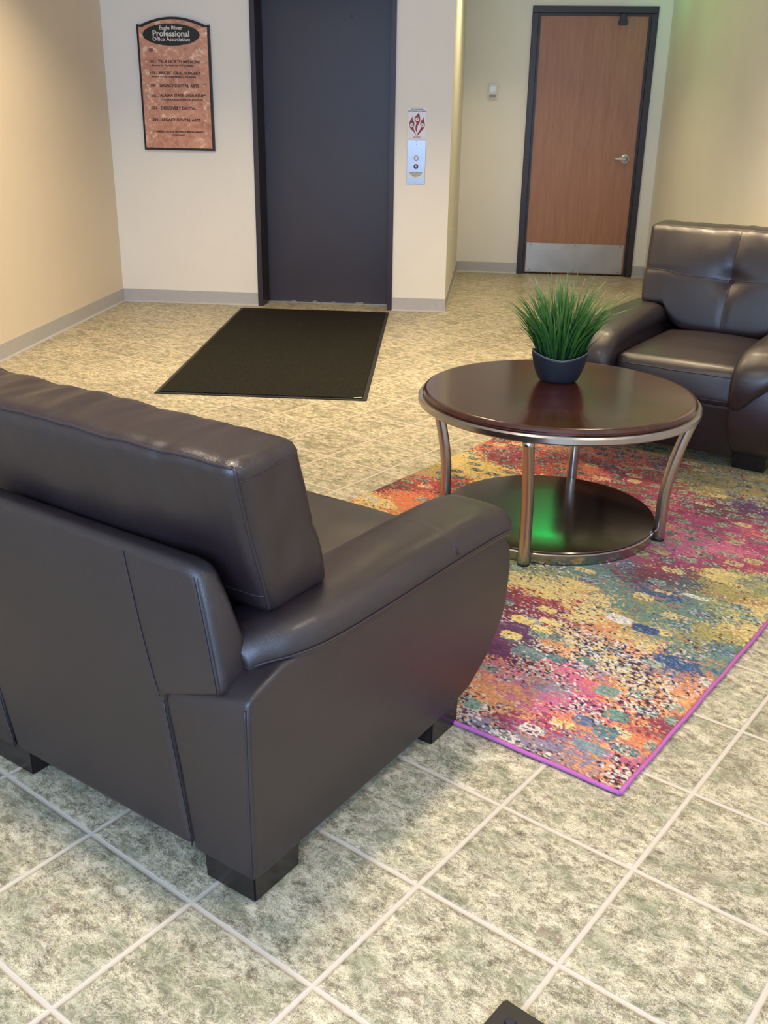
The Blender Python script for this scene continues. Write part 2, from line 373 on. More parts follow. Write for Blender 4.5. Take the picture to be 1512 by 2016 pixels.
# ------------------------------------------------------------------ wall fittings
sg = thing('directory_sign', 'arched copper directory sign in a black frame left of the dark elevator door', 'sign', (-2.078, YB, 1.115))
W2, H2, AR = .2625, .828, .052
def sign_outline(inset=0.0):
    w_, b_, h_ = W2-inset, inset, H2-inset
    pts = [(-w_, b_), (w_, b_), (w_, h_)]
    xs = w_-.030+inset*.2
    for k in range(25):
        t = k/24; x = xs*(1-2*t); pts.append((x, h_-.004+AR*math.cos(x/xs*math.pi/2)**.85*1.0))
    pts.append((-w_, h_)); return pts
bm = bmesh.new(); prism_y(bm, sign_outline(0), -.022, 0); obj('sign_frame', bm, M['black'], sg)
bm = bmesh.new(); prism_y(bm, sign_outline(.016), -.026, -.0215); obj('copper_panel', bm, M['copper'], sg)
bm = bmesh.new(); n = 48
ov = [(-.012+.205*math.cos(k*2*math.pi/n), .762+.070*math.sin(k*2*math.pi/n)) for k in range(n)]
prism_y(bm, ov, -.031, -.0255); oval = obj('oval_plaque', bm, M['black'], sg)
for t, z, sz, sxx in (('Eagle River', .793, .036, 1.05), ('Professional', .752, .052, 1.06), ('Office Association', .722, .034, 1.08)):
    text('lettering', t, sz, (-.012, -.0315, z), M['white'], oval, .0012 if 'Pro' in t else .0005, 'CENTER', sxx)
rows = [('101 -', '', .655, ''), ('102 -', 'TRUE NORTH MEDICINE', .580, '- Entrance On The North End Of The Building -'), ('103 -', 'ARCTIC ORAL SURGERY', .506, 'Entrance On The Outside/Middle Of The Building'),
        ('104 -', 'LEGACY DENTAL ARTS', .425, ''), ('201 -', 'ALASKA STATE LEGISLATURE', .355, 'CHUGIAK/EAGLE RIVER DELEGATION'), ('203 -', 'DISCOVERY DENTAL', .275, ''), ('204 -', 'LEGACY DENTAL ARTS', .197, '')]
for num, nm, z, sub in rows:
    o = box('directory_strip', (-.225, -.0285, z-.030), (.225, -.0255, z+.034), M['copper'], sg)
    text('lettering', num, .026, (-.185, -.0292, z), M['ink'], o, .0008, sx=1.0)
    if nm: text('lettering', nm, .027 if len(nm) < 22 else .025, (-.118, -.0292, z+(.006 if num.startswith('201') else 0)), M['ink'], o, .0009, sx=1.03)
    if sub: text('lettering', sub, .0165 if num != '201 -' else .0185, (-.175 if num != '201 -' else -.118, -.0292, z-.020), M['ink'], o, .0004, sx=1.0 if num != '103 -' else .98)
    for x in (-.205, .207):
        bm = bmesh.new(); lathe(bm, [(0, .006), (.005, .005), (.0075, 0), (0, 0)], 12); q = obj('screw', bm, M['white'], o); q.rotation_euler = (R(90), 0, 0); q.location = (x, -.0285, z+.008)
o = box('directory_strip', (-.225, -.0285, .085), (.225, -.0255, .155), M['copper'], sg)
text('lettering', 'CHAMBERS PETKUS PROPERTY MANAGEMENT', .0185, (0, -.0292, .120), M['ink'], o, .0006, 'CENTER', .98)
text('lettering', '907-301-0303', .0165, (0, -.0292, .098), M['ink'], o, .0005, 'CENTER')
for x in (-.205, .207):
    bm = bmesh.new(); lathe(bm, [(0, .006), (.005, .005), (.0075, 0), (0, 0)], 12); q = obj('screw', bm, M['white'], o); q.rotation_euler = (R(90), 0, 0); q.location = (x, -.0285, .117)

nt = thing('fire_notice', 'clear fire notice with three dark red flames above the elevator call plate', 'sign', (-.345, YB, 1.222))
box('notice_card', (-.065, -.003, 0), (.065, 0, .203), plain('notice_acrylic', srgb(214, 206, 196), .25, var=.01), nt)
def flame(bm, pts, y0=-.0045, y1=-.003): prism_y(bm, pts, y0, y1)
def smooth_poly(pts, n=6):
    out = []; L = len(pts)
    for i in range(L):
        p0, p1, p2, p3 = [Vector(pts[(i+k) % L]) for k in (-1, 0, 1, 2)]
        for k in range(n):
            t = k/n; v = .5*((2*p1)+(p2-p0)*t+(2*p0-5*p1+4*p2-p3)*t*t+(3*p1-p0-3*p2+p3)*t**3); out.append((v.x, v.y))
    return out
fl_c = [(.010, .172), (.018, .150), (.022, .128), (.015, .105), (.004, .085), (.000, .065), (-.001, .045), (-.010, .060), (-.010, .085), (-.004, .105), (-.016, .120), (-.018, .140), (-.006, .155)]
fl_l = [(-.033, .150), (-.032, .132), (-.022, .112), (-.018, .095), (-.024, .075), (-.018, .055), (-.002, .020), (-.020, .045), (-.045, .068), (-.056, .092), (-.050, .118), (-.040, .135)]
fl_r = [(.042, .146), (.050, .120), (.056, .094), (.050, .074), (.030, .050), (.002, .020), (.010, .045), (.022, .062), (.026, .080), (.022, .100), (.028, .118), (.038, .132)]
for pts in (fl_c, fl_l, fl_r):
    bm = bmesh.new(); flame(bm, smooth_poly(pts, 4)); f_ = obj('flame_emblem', bm, M['red'], nt)
    cx, cz = {id(fl_c): (.001, .130), id(fl_l): (-.038, .090), id(fl_r): (.037, .090)}[id(pts)]
    bm = bmesh.new(); lathe(bm, [(0, .001), (.0135, .001), (.0135, 0), (0, 0)], 24); q = obj('white_disc', bm, M['white'], f_); q.rotation_euler = (R(90), 0, 0); q.location = (cx, -.0045, cz)
    bm = bmesh.new(); tube_bm(bm, [(-.006, 0, -.006), (.007, 0, .007)], .0013, 6)
    if pts is not fl_c: tube_bm(bm, [(-.006, 0, .006), (.005, 0, -.006)], .0012, 6)
    else: tube_bm(bm, [(0, 0, .008), (0, 0, -.001)], .0014, 6)
    q = obj('pictogram', bm, M['ink'], f_); q.location = (cx, -.0057, cz)
text('lettering', 'IN CASE OF FIRE', .0115, (0, -.0035, .191), M['ink'], nt, .0003, 'CENTER')
text('lettering', 'ELEVATORS ARE OUT OF SERVICE', .0098, (0, -.0035, .180), M['ink'], nt, .0003, 'CENTER', .85)
text('lettering', 'USE STAIRS', .0105, (0, -.0035, .008), M['red'], nt, .0003, 'CENTER')

cp_ = thing('elevator_call_plate', 'brushed steel elevator call plate with two buttons beside the elevator door', 'call button plate', (-.345, YB, .915))
box('face_plate', (-.066, -.004, 0), (.066, 0, .298), M['steel'], cp_, .001, 1)
for z, mt, nm, lb in ((.178, M['white'], 'call_button', 'white lit call button'), (.122, plain('dark_red_ring', srgb(110, 20, 40), .4), 'emergency_button', 'dark red emergency button')):
    bm = bmesh.new(); lathe(bm, [(.012, 0), (.017, 0), (.017, .006), (.013, .007), (.012, .005)], 28); o = obj(nm, bm, M['grey'] if nm[0] == 'c' else mt, cp_, label=lb); o.rotation_euler = (R(90), 0, 0); o.location = (0, -.004, z)
    bm = bmesh.new(); lathe(bm, [(0, .007), (.0125, .006), (.0125, 0)], 24); o2 = obj('button_cap', bm, M['white'] if nm[0] == 'c' else mt, o)
    if nm[0] != 'c':
        bm = bmesh.new(); bx(bm, -.005, -.0008, -.005, .005, 0, .004); prism_y(bm, [(-.006, .003), (.006, .003), (0, .009)], -.0008, 0); q = obj('pictogram', bm, M['white'], o2); q.rotation_euler = (R(-90), 0, 0); q.location = (0, 0, .0078)
bm = bmesh.new(); lathe(bm, [(0, .002), (.003, .002), (.003, 0)], 12); o = obj('keyhole', bm, M['black'], cp_); o.rotation_euler = (R(90), 0, 0); o.location = (0, -.004, .272)
o = box('instruction_label', (-.052, -.0052, .048), (.052, -.0039, .086), M['white'], cp_)
for k, tx in enumerate(('IN CASE OF FIRE DO NOT', 'USE ELEVATOR. USE EXIT', 'STAIRWAYS ONLY', 'CALL 911')):
    text('lettering', tx, .0095, (0, -.0056, .0765-k*.0085), M['ink'], o, .0002, 'CENTER', .85)
for z in (.008, .290):
    bm = bmesh.new(); lathe(bm, [(0, .0015), (.003, .001), (.003, 0)], 10); o = obj('screw', bm, M['grey'], cp_); o.rotation_euler = (R(90), 0, 0); o.location = (0, -.004, z if z < .1 else .296-.006)

th = thing('thermostat', 'small white thermostat box on the wall left of the wooden door', 'thermostat', (.160, YF, 1.525))
box('housing', (-.040, -.028, 0), (.040, 0, .125), M['white'], th, .006, 3)
box('lower_strip', (-.030, -.0295, .010), (.030, -.0275, .035), M['grey'], th, label='grey lower strip')  # flat grey strip across the lower front
bm = bmesh.new(); bx(bm, -.022, -.0293, .055, .022, -.0275, .100); obj('display', bm, plain('pale_display', srgb(200, 205, 196), .2), th)
sw = thing('outlet_plate', 'cream outlet plate on the side of the column near the far wall', 'outlet', (XC, 6.875, .425))
box('cover_plate', (0, -.04, 0), (.006, .04, .12), M['white'], sw, .002, 2)
for z in (.025, .07): box('socket', (.0055, -.016, z), (.0075, .016, z+.026), M['white'], sw, .0008, 1)
bm = bmesh.new(); lathe(bm, [(0, .001), (.003, .001), (.003, 0)], 10); o = obj('screw', bm, M['grey'], sw); o.rotation_euler = (0, R(90), 0); o.location = (.006, 0, .06)

# ceiling-hung exit sign above the wooden door, out of the frame; the lower shelf mirrors it
ex = thing('exit_sign', 'green lit EXIT sign hanging from the ceiling in front of the wooden door', 'exit sign', (.89, 7.6, 2.43))
box('housing', (-.18, -.02, 0), (.18, .02, .24), M['black'], ex, .004, 2)
t = NT('green_lit_panel'); t.set(Base_Color=srgb(10, 90, 40)); t.b.inputs['Emission Color'].default_value = (.0, 1, .16, 1); t.b.inputs['Emission Strength'].default_value = 16
box('lit_panel', (-.165, -.0235, .015), (.165, -.0195, .225), t.m, ex)
text('lettering', 'EXIT', .15, (0, -.0245, .065), M['white'], ex, .003, 'CENTER')
bm = bmesh.new(); tube_bm(bm, [(0, 0, .24), (0, 0, ZC-2.43)], .008, 10); obj('ceiling_rod', bm, M['grey'], ex)

# ------------------------------------------------------------------ floor mats
mt = thing('entrance_mat', 'long black mat lying on the tiles before the dark elevator door', 'mat', (-1.005, 4.9, 0))
q4 = [(-1.494+1.005, 3.647-4.9), (-.370+1.005, 3.682-4.9), (-.511+1.005, 6.145-4.9), (-1.639+1.005, 6.117-4.9)]
def quad_slab(name, q, z0, z1, mat, par, inset=0, bev=.003):
    cxm = sum(a for a, b in q)/4; cym = sum(b for a, b in q)/4; Q = []
    for i in range(4):
        p = Vector(q[i]); a = (Vector(q[i-1])-p).normalized(); b = (Vector(q[(i+1) % 4])-p).normalized(); Q.append(p+(a+b)*inset)
    bm = bmesh.new(); a = [bm.verts.new((p.x, p.y, z0)) for p in Q]; b = [bm.verts.new((p.x, p.y, z1)) for p in Q]
    bm.faces.new(a[::-1]); bm.faces.new(b)
    for i in range(4): j = (i+1) % 4; bm.faces.new((a[i], a[j], b[j], b[i]))
    if bev: bmesh.ops.bevel(bm, geom=[e for e in bm.edges if e.verts[0].co.z > z0+1e-5 and e.verts[1].co.z > z0+1e-5], offset=bev, segments=2, affect='EDGES')
    return obj(name, bm, mat, par)
quad_slab('rubber_border', q4, 0.0005, .005, M['rubber'], mt)
quad_slab('mat_pile', q4, .0045, .010, M['mat'], mt, .022)
bm = bmesh.new(); tube_bm(bm, [(-.440+1.005, 3.700-4.9, .0105), (-.422+1.005, 3.704-4.9, .011), (-.400+1.005, 3.712-4.9, .0105)], .0018, 6); obj('corner_tag', bm, M['white'], mt, label='white corner tag')

dm = thing('scraper_mat', 'corner of a black rubber scraper mat at the bottom edge of the floor', 'mat', (.327, .008, 0), R(-33.5))
bm = bmesh.new(); bx(bm, 0, -.5, 0, .75, 0, .012); bmesh.ops.bevel(bm, geom=bm.edges[:], offset=.004, segments=2, affect='EDGES'); obj('rubber_border', bm, plain('smooth_black_rubber', srgb(34, 31, 28), .45), dm)
bm = bmesh.new()
for i in range(20):
    for j in range(13):
        x = .036+i*.034+random.uniform(-.004, .004); y = -.036-j*.034+random.uniform(-.004, .004); rr = random.uniform(.008, .014)
        k = 7; top = [bm.verts.new((x+rr*.7*math.cos(a*2*math.pi/k), y+rr*.7*math.sin(a*2*math.pi/k), .016)) for a in range(k)]; bot = [bm.verts.new((x+rr*math.cos(a*2*math.pi/k), y+rr*math.sin(a*2*math.pi/k), .011)) for a in range(k)]
        bm.faces.new(top)
        for a in range(k): b = (a+1) % k; bm.faces.new((bot[a], bot[b], top[b], top[a]))
obj('rubber_studs', bm, plain('blue_black_rubber', srgb(22, 22, 34), .5), dm)

# ------------------------------------------------------------------ rug
RP, RQ = 1.575, 2.50
rug = thing('area_rug', 'multicoloured woven area rug with violet edging under the round coffee table', 'rug', (.58, .587, 0), math.atan2(.5195, -.854))
# local axes: x along the short edge (p), -y along the long edge (q)
NX, NY = 400, 660
px = np.linspace(0, RP, NX); qy = np.linspace(0, RQ, NY); PP, QQ = np.meshgrid(px, qy, indexing='ij')
def vnoise(x, y, seed):
    xi = np.floor(x).astype(int); yi = np.floor(y).astype(int); fx = x-xi; fy = y-yi; fx = fx*fx*(3-2*fx); fy = fy*fy*(3-2*fy)
    def h(a, b):
        n_ = (a*374761393+b*668265263+seed*2147483647) & 0x7fffffff; n_ = ((n_ ^ (n_ >> 13))*1274126177) & 0x7fffffff
        return ((n_ ^ (n_ >> 16)) & 0xffff)/65535.
    return (h(xi, yi)*(1-fx)+h(xi+1, yi)*fx)*(1-fy)+(h(xi, yi+1)*(1-fx)+h(xi+1, yi+1)*fx)*fy
def fbm(x, y, seed, o=3):
    a = 0; w_ = 1; t = 0
    for k in range(o): a = a+w_*vnoise(x*2**k, y*2**k, seed+k*17); t += w_; w_ *= .5
    return a/t
O_, Y_, G_, TE, NV, MG, PK, CR, PU, RD, OL, WH, MA, VG, SL = ((236, 150, 84), (232, 202, 112), (150, 156, 96), (104, 138, 124), (58, 84, 128), (168, 44, 100), (212, 92, 136), (158, 38, 66), (98, 42, 92), (196, 66, 50), (176, 160, 74), (226, 214, 200), (112, 34, 52), (146, 128, 150), (86, 98, 104))
OR = (232, 122, 66)
anch = [(1.57, .95, OR), (1.50, 1.02, Y_), (1.58, 1.19, MA), (1.45, 1.12, OR), (1.30, 1.0, OR), (1.56, 1.44, OL), (1.42, 1.34, RD), (1.57, 1.70, Y_), (1.57, 1.90, OR), (1.50, 2.02, CR), (1.40, 1.80, CR), (1.32, 2.09, OR), (1.2, 1.95, CR), (1.13, 2.2, OR), (.96, 2.2, OR), (.9, 2.3, OL), (.79, 2.22, CR), (.64, 2.25, OL), (.47, 2.30, OL), (.3, 2.35, OL), (.1, 2.2, OL),
        (1.37, 1.6, Y_), (1.2, 1.75, RD), (1.1, 1.65, RD), (1.04, 1.88, OR), (.95, 1.95, CR), (.84, 1.8, CR), (.9, 2.05, RD), (.72, 1.95, CR), (.62, 2.08, OL), (.6, 1.79, MG), (.52, 2.02, OL), (.47, 1.78, MA), (.35, 1.93, PU), (.25, 2.0, OL), (.42, 1.62, MG), (.44, 1.48, PK), (.28, 1.62, MG), (.28, 1.46, PK), (.15, 1.53, MG), (.12, 1.38, MG), (.4, 1.33, PK), (.3, 1.3, MG), (.52, 1.22, MG), (.5, 1.1, SL), (.43, 1.08, MA), (.36, 1.14, CR), (.62, 1.02, TE), (.72, .9, G_), (.2, 1.25, Y_), (.1, 1.25, G_), (.03, 1.3, Y_),
        (.64, .78, Y_), (.60, .70, CR), (.63, .62, MA), (.56, .60, CR), (.52, .52, PU), (.5, .84, Y_), (.42, .93, TE), (.33, .98, NV), (.25, 1.0, TE), (.38, .84, TE), (.3, 1.12, SL), (.2, 1.12, OL), (.13, 1.10, OL), (.05, 1.05, Y_), (.12, .98, G_), (.30, .88, G_), (.24, .84, TE), (.2, .92, TE), (.42, .72, Y_), (.36, .69, O_), (.30, .74, OL), (.22, .74, TE), (.26, .66, Y_), (.15, .78, OL), (.1, .84, OL), (.06, .76, TE), (.04, .9, Y_),
        (.50, .46, PU), (.46, .44, TE), (.52, .36, PU), (.44, .52, TE), (.40, .55, Y_), (.41, .46, O_), (.34, .60, O_), (.30, .53, Y_), (.24, .60, O_), (.22, .50, Y_), (.16, .56, VG), (.13, .62, NV), (.10, .58, NV), (.08, .66, TE), (.06, .52, O_), (.46, .26, PK), (.42, .34, O_), (.36, .38, PK), (.35, .28, VG), (.28, .36, PK), (.28, .42, VG), (.20, .38, O_), (.22, .28, PK), (.14, .42, Y_), (.12, .34, O_), (.06, .4, O_), (.03, .45, O_),
        (.43, .09, O_), (.40, .2, O_), (.44, .16, O_), (.36, .14, O_), (.32, .10, CR), (.32, .20, PK), (.26, .14, MG), (.25, .05, VG), (.19, .08, VG), (.2, .18, O_), (.14, .07, VG), (.14, .2, O_), (.12, .15, VG), (.07, .06, O_), (.035, .04, O_), (.06, .16, O_), (.03, .12, PK), (.03, .22, OR), (.03, .30, CR), (.33, .03, VG), (.5, .05, O_), (.55, .25, O_), (.7, .3, PK), (.8, .5, O_), (.9, .7, Y_), (1.1, .7, O_), (1.1, 1.3, RD), (1.3, .6, OR), (1.2, .2, O_)]
AP = np.array([(a, b) for a, b, _ in anch]); AC = np.array([[srgb(*c_)[k] for k in range(3)] for _, _, c_ in anch])
ci = np.floor(PP/.0075+(np.floor(QQ/.0045) % 2)*.5).astype(int); cj = np.floor(QQ/.0045).astype(int)
def ch(s_):
    n_ = (ci.astype(np.int64)*73856093) ^ (cj.astype(np.int64)*19349663) ^ (s_*83492791); n_ = (n_ ^ (n_ >> 11))*2654435761 & 0xffffffff; return ((n_ ^ (n_ >> 15)) & 0xffff)/65535.
hsh, hs2, h3, h4 = ch(1), ch(2), ch(3), ch(4)
jit = .055*(.4+fbm(PP*7, QQ*9, 77))
wx = PP+(fbm(PP*20, QQ*34, 3)-.5)*.13+(h3-.5)*jit*2.2; wy = QQ+(fbm(PP*16, QQ*44, 9)-.5)*.09+(h4-.5)*jit*1.2
best = np.full(PP.shape, 9e9); idx = np.zeros(PP.shape, int)
for k in range(len(AP)):
    d_ = (wx-AP[k, 0])**2*.75+(wy-AP[k, 1])**2*1.4; mk = d_ < best; best[mk] = d_[mk]; idx[mk] = k
col = AC[idx]
# thread-sized stitches, rows running parallel to the short edge
grey = col.mean(-1, keepdims=True); col = grey+(col-grey)*.86
col = col*(.72+.50*hsh[..., None])
# second colour of each zone: neighbouring anchor hue in thin streaks
st = fbm(PP*30, QQ*110, 21); sh2 = AC[(idx*7+3) % len(AC)]
mk = (st > .58) & (h3 > .3); col[mk] = .5*col[mk]+.5*sh2[mk]
# rounded patches in loose rows
bs_p, bs_q = .090, .060
row = np.floor(QQ/bs_q); offp = (row % 2)*.5*bs_p; gi = np.floor((PP+offp)/bs_p).astype(int); gj = row.astype(int)
def hh(a, b, s_): n_ = (a*92837111 ^ b*689287499 ^ s_*283923481) & 0xffffff; return ((n_*1103515245+12345) & 0xffffff)/16777215.
u_ = (PP+offp)/bs_p-gi-.5+(hh(gi, gj, 1)-.5)*.2; v_ = QQ/bs_q-gj-.5+(hh(gi, gj, 2)-.5)*.2
wob = (fbm(PP*60, QQ*60, 5)-.5)*.35+(h4-.5)*.25
inside = (np.abs(u_)/(.30+.12*hh(gi, gj, 3)))**3.6+(np.abs(v_)/(.27+.12*hh(gi, gj, 4)))**3.6 < 1+wob*2.4
dens = np.where(QQ > 1.2, .82, np.where(QQ < .62, .42, .2)); inside &= hh(gi, gj, 6) < dens
pal_far = np.array([srgb(*c_)[:3] for c_ in ((168, 160, 92), (122, 124, 96), (92, 104, 104), (214, 190, 116), (140, 146, 116), (104, 112, 96))])
pal_warm = np.array([srgb(*c_)[:3] for c_ in ((92, 92, 84), (80, 90, 90), (112, 116, 88), (228, 190, 120), (96, 104, 88), (72, 74, 78))])
pal_near = np.array([srgb(*c_)[:3] for c_ in ((112, 146, 134), (96, 130, 132), (130, 156, 136), (84, 110, 132), (236, 204, 124), (222, 212, 200))])
kk = (hh(gi, gj, 8)*5.99).astype(int); pb = np.where((QQ > 1.2)[..., None], np.where((PP > .75)[..., None], pal_warm[kk], pal_far[kk]), pal_near[kk])
pb = pb*(.72+.5*hs2[..., None]); f_ = h4[..., None]; edge_dark = np.array(srgb(62, 34, 44)[:3])
pb = np.where(f_ > .72, pb*.35+.65*np.array(srgb(214, 214, 196)[:3])*(.7+.3*hsh[..., None]), pb); pb = np.where(f_ < .16, pb*.4+.6*edge_dark, pb)
mk = inside & (hsh > .22); col[mk] = pb[mk]
# white / dark flecks in the speckled zones
spk = fbm(PP*9, QQ*12, 33); amt = np.clip((spk-.42)*3.2, 0, 1)*np.where(QQ < .62, .85, np.where(QQ < 1.1, .30, .16))
dark = np.array(srgb(64, 26, 48)[:3]); lite = np.array(srgb(232, 222, 214)[:3])
mk = hs2 < amt*.42; col[mk] = dark*(.7+.8*hsh[mk][:, None]); mk = (hs2 > .45) & (hs2 < .45+amt*.36); col[mk] = lite*(.8+.2*hsh[mk][:, None])
# single features
def patch(p0, q0, a, b, c_): 
    mk = (np.abs(PP-p0)/a)**4+(np.abs(QQ-q0)/b)**4 < 1+wob*1.6; mk = mk & (h3 > .12); col[mk] = np.array(srgb(*c_)[:3])*(.68+.5*hs2[mk][:, None])+.10*(h4[mk][:, None] > .7)
patch(.350, .745, .040, .024, (232, 222, 212)); patch(.265, .735, .040, .022, (46, 72, 124)); patch(.12, .61, .06, .022, (44, 76, 128)); patch(.30, .98, .05, .014, (50, 80, 120))
patch(.23, 1.03, .045, .012, (232, 222, 206)); patch(.60, .75, .035, .022, (238, 206, 120)); patch(.545, .665, .03, .018, (232, 206, 120)); patch(.50, .60, .035, .014, (238, 212, 130)); patch(.57, .56, .035, .02, (240, 210, 120)); patch(.50, .545, .035, .014, (240, 208, 116)); patch(.55, .46, .03, .02, (238, 206, 116))
patch(.46, .40, .045, .03, (112, 132, 130)); patch(.385, .425, .026, .020, (84, 112, 112)); patch(.315, .465, .026, .018, (92, 124, 116)); patch(.135, .27, .033, .024, (104, 142, 128)); patch(.205, .36, .03, .026, (116, 146, 136)); patch(.125, .19, .03, .024, (84, 122, 128)); patch(.13, .11, .04, .018, (126, 150, 158)); patch(.19, .2, .026, .02, (100, 110, 150)); patch(.44, .09, .022, .022, (124, 150, 130))
Z = .010+.0012*(fbm(PP*90, QQ*90, 41)-.5)+.0022*(hsh-.5)*.6
Z = np.where((PP < .004) | (PP > RP-.004) | (QQ < .004) | (QQ > RQ-.004), .004, Z)
V = np.stack([PP, -QQ, Z], -1).reshape(-1, 3)
ii, jj = np.meshgrid(np.arange(NX-1), np.arange(NY-1), indexing='ij'); a_ = (ii*NY+jj).ravel()
F = np.stack([a_, a_+1, a_+NY+1, a_+NY], -1)
me = bpy.data.meshes.new('rug_pile'); me.vertices.add(len(V)); me.vertices.foreach_set('co', V.ravel()); me.loops.add(F.size); me.loops.foreach_set('vertex_index', F.ravel().astype(np.int32))
me.polygons.add(len(F)); me.polygons.foreach_set('loop_start', np.arange(0, F.size, 4, dtype=np.int32)); me.update(calc_edges=True)
ca = me.color_attributes.new('rugcol', 'FLOAT_COLOR', 'POINT'); rgba = np.ones((len(V), 4), np.float32); rgba[:, :3] = np.clip(col.reshape(-1, 3), 0, 1); ca.data.foreach_set('color', rgba.ravel())
link('rug_pile', me, M['rug'], rug)
bm = bmesh.new(); bx(bm, .002, -RQ+.002, .0005, RP-.002, -.002, .006); obj('rug_backing', bm, M['rubber'], rug)
for a, b in (((0, 0), (RP, 0)), ((0, 0), (0, -RQ))):
    bm = bmesh.new(); n_ = 40
    pts = [(a[0]+(b[0]-a[0])*k/n_+.0012*math.sin(k*1.7)*(a[0] == b[0]), a[1]+(b[1]-a[1])*k/n_+.0012*math.sin(k*1.3)*(a[1] == b[1]), .0075) for k in range(n_+1)]
    tube_bm(bm, pts, .0055, 8); obj('rug_binding', bm, M['binding'], rug, True)

# ------------------------------------------------------------------ leather armchair
def ringpts(k): return None
class Cushion:
    """rounded, bulged box warped onto 8 corners; corners[k] for k = (x<0/x>0) + 2*(y) + 4*(z)"""
    def __init__(s, corners, h, r, bulge=(0, 0, 0), warp=None):
        s.c = [Vector(c_) for c_ in corners]; s.h = Vector(h); s.r = r; s.b = bulge; s.w = warp
    def at(s, u):
        q = Vector((u[0]*s.h[0], u[1]*s.h[1], u[2]*s.h[2])); inn = Vector([max(-(s.h[i]-s.r), min(s.h[i]-s.r, q[i])) for i in range(3)])
        d = q-inn
        if d.length > 1e-9: q = inn+d.normalized()*s.r
        v = [q[i]/s.h[i] for i in range(3)]
        x, y, z = v
        X = x*(1+s.b[0]*(1-y*y)*(1-z*z)); Y = y*(1+s.b[1]*(1-x*x)*(1-z*z)); Z_ = z*(1+s.b[2]*(1-x*x)*(1-y*y))
        o = Vector((0, 0, 0))
        for k in range(8):
            wx_ = (1+X)/2 if k & 1 else (1-X)/2; wy_ = (1+Y)/2 if k & 2 else (1-Y)/2; wz_ = (1+Z_)/2 if k & 4 else (1-Z_)/2
            o += s.c[k]*(wx_*wy_*wz_)
        if s.w: o = s.w(o, (x, y, z))
        return o
    def mesh(s, n=(40, 16, 24)):
        bm = bmesh.new()
        def pr(k, N): t = -1+2*k/N; return .55*t+.45*math.sin(t*math.pi/2)
        for ax in range(3):
            a, b = [i for i in range(3) if i != ax]
            for sg_ in (-1, 1):
                g = []
                for i in range(n[a]+1):
                    rw = []
                    for j in range(n[b]+1):
                        u = [0, 0, 0]; u[ax] = sg_; u[a] = pr(i, n[a]); u[b] = pr(j, n[b]); rw.append(bm.verts.new(s.at(u)))
                    g.append(rw)
                for i in range(n[a]):
                    for j in range(n[b]): bm.faces.new((g[i][j], g[i+1][j], g[i+1][j+1], g[i][j+1]))
        bmesh.ops.remove_doubles(bm, verts=bm.verts[:], dist=2e-4)
        return bm
    def line(s, u0_, u1_, n=40):
        return [s.at([u0_[i]+(u1_[i]-u0_[i])*k/n for i in range(3)]) for k in range(n+1)]
HW = .43
def L(s_, d, z): return Vector((HW-s_, d, z))
def seam(name, lines, rad, mat, par, n=6):
    bm = bmesh.new()
    for ln in lines: tube_bm(bm, ln, rad, n)
    return obj(name, bm, mat, par, True)
def interp(st, t):
    # catmull-rom through list of tuples, t in [0,len-1]
    i = min(int(t), len(st)-2); f = t-i
    p0, p1, p2, p3 = st[max(i-1, 0)], st[i], st[i+1], st[min(i+2, len(st)-1)]
    return [.5*(2*b+(c_-a)*f+(2*a-5*b+4*c_-d)*f*f+(3*b-a-3*c_+d)*f**3) for a, b, c_, d in zip(p0, p1, p2, p3)]

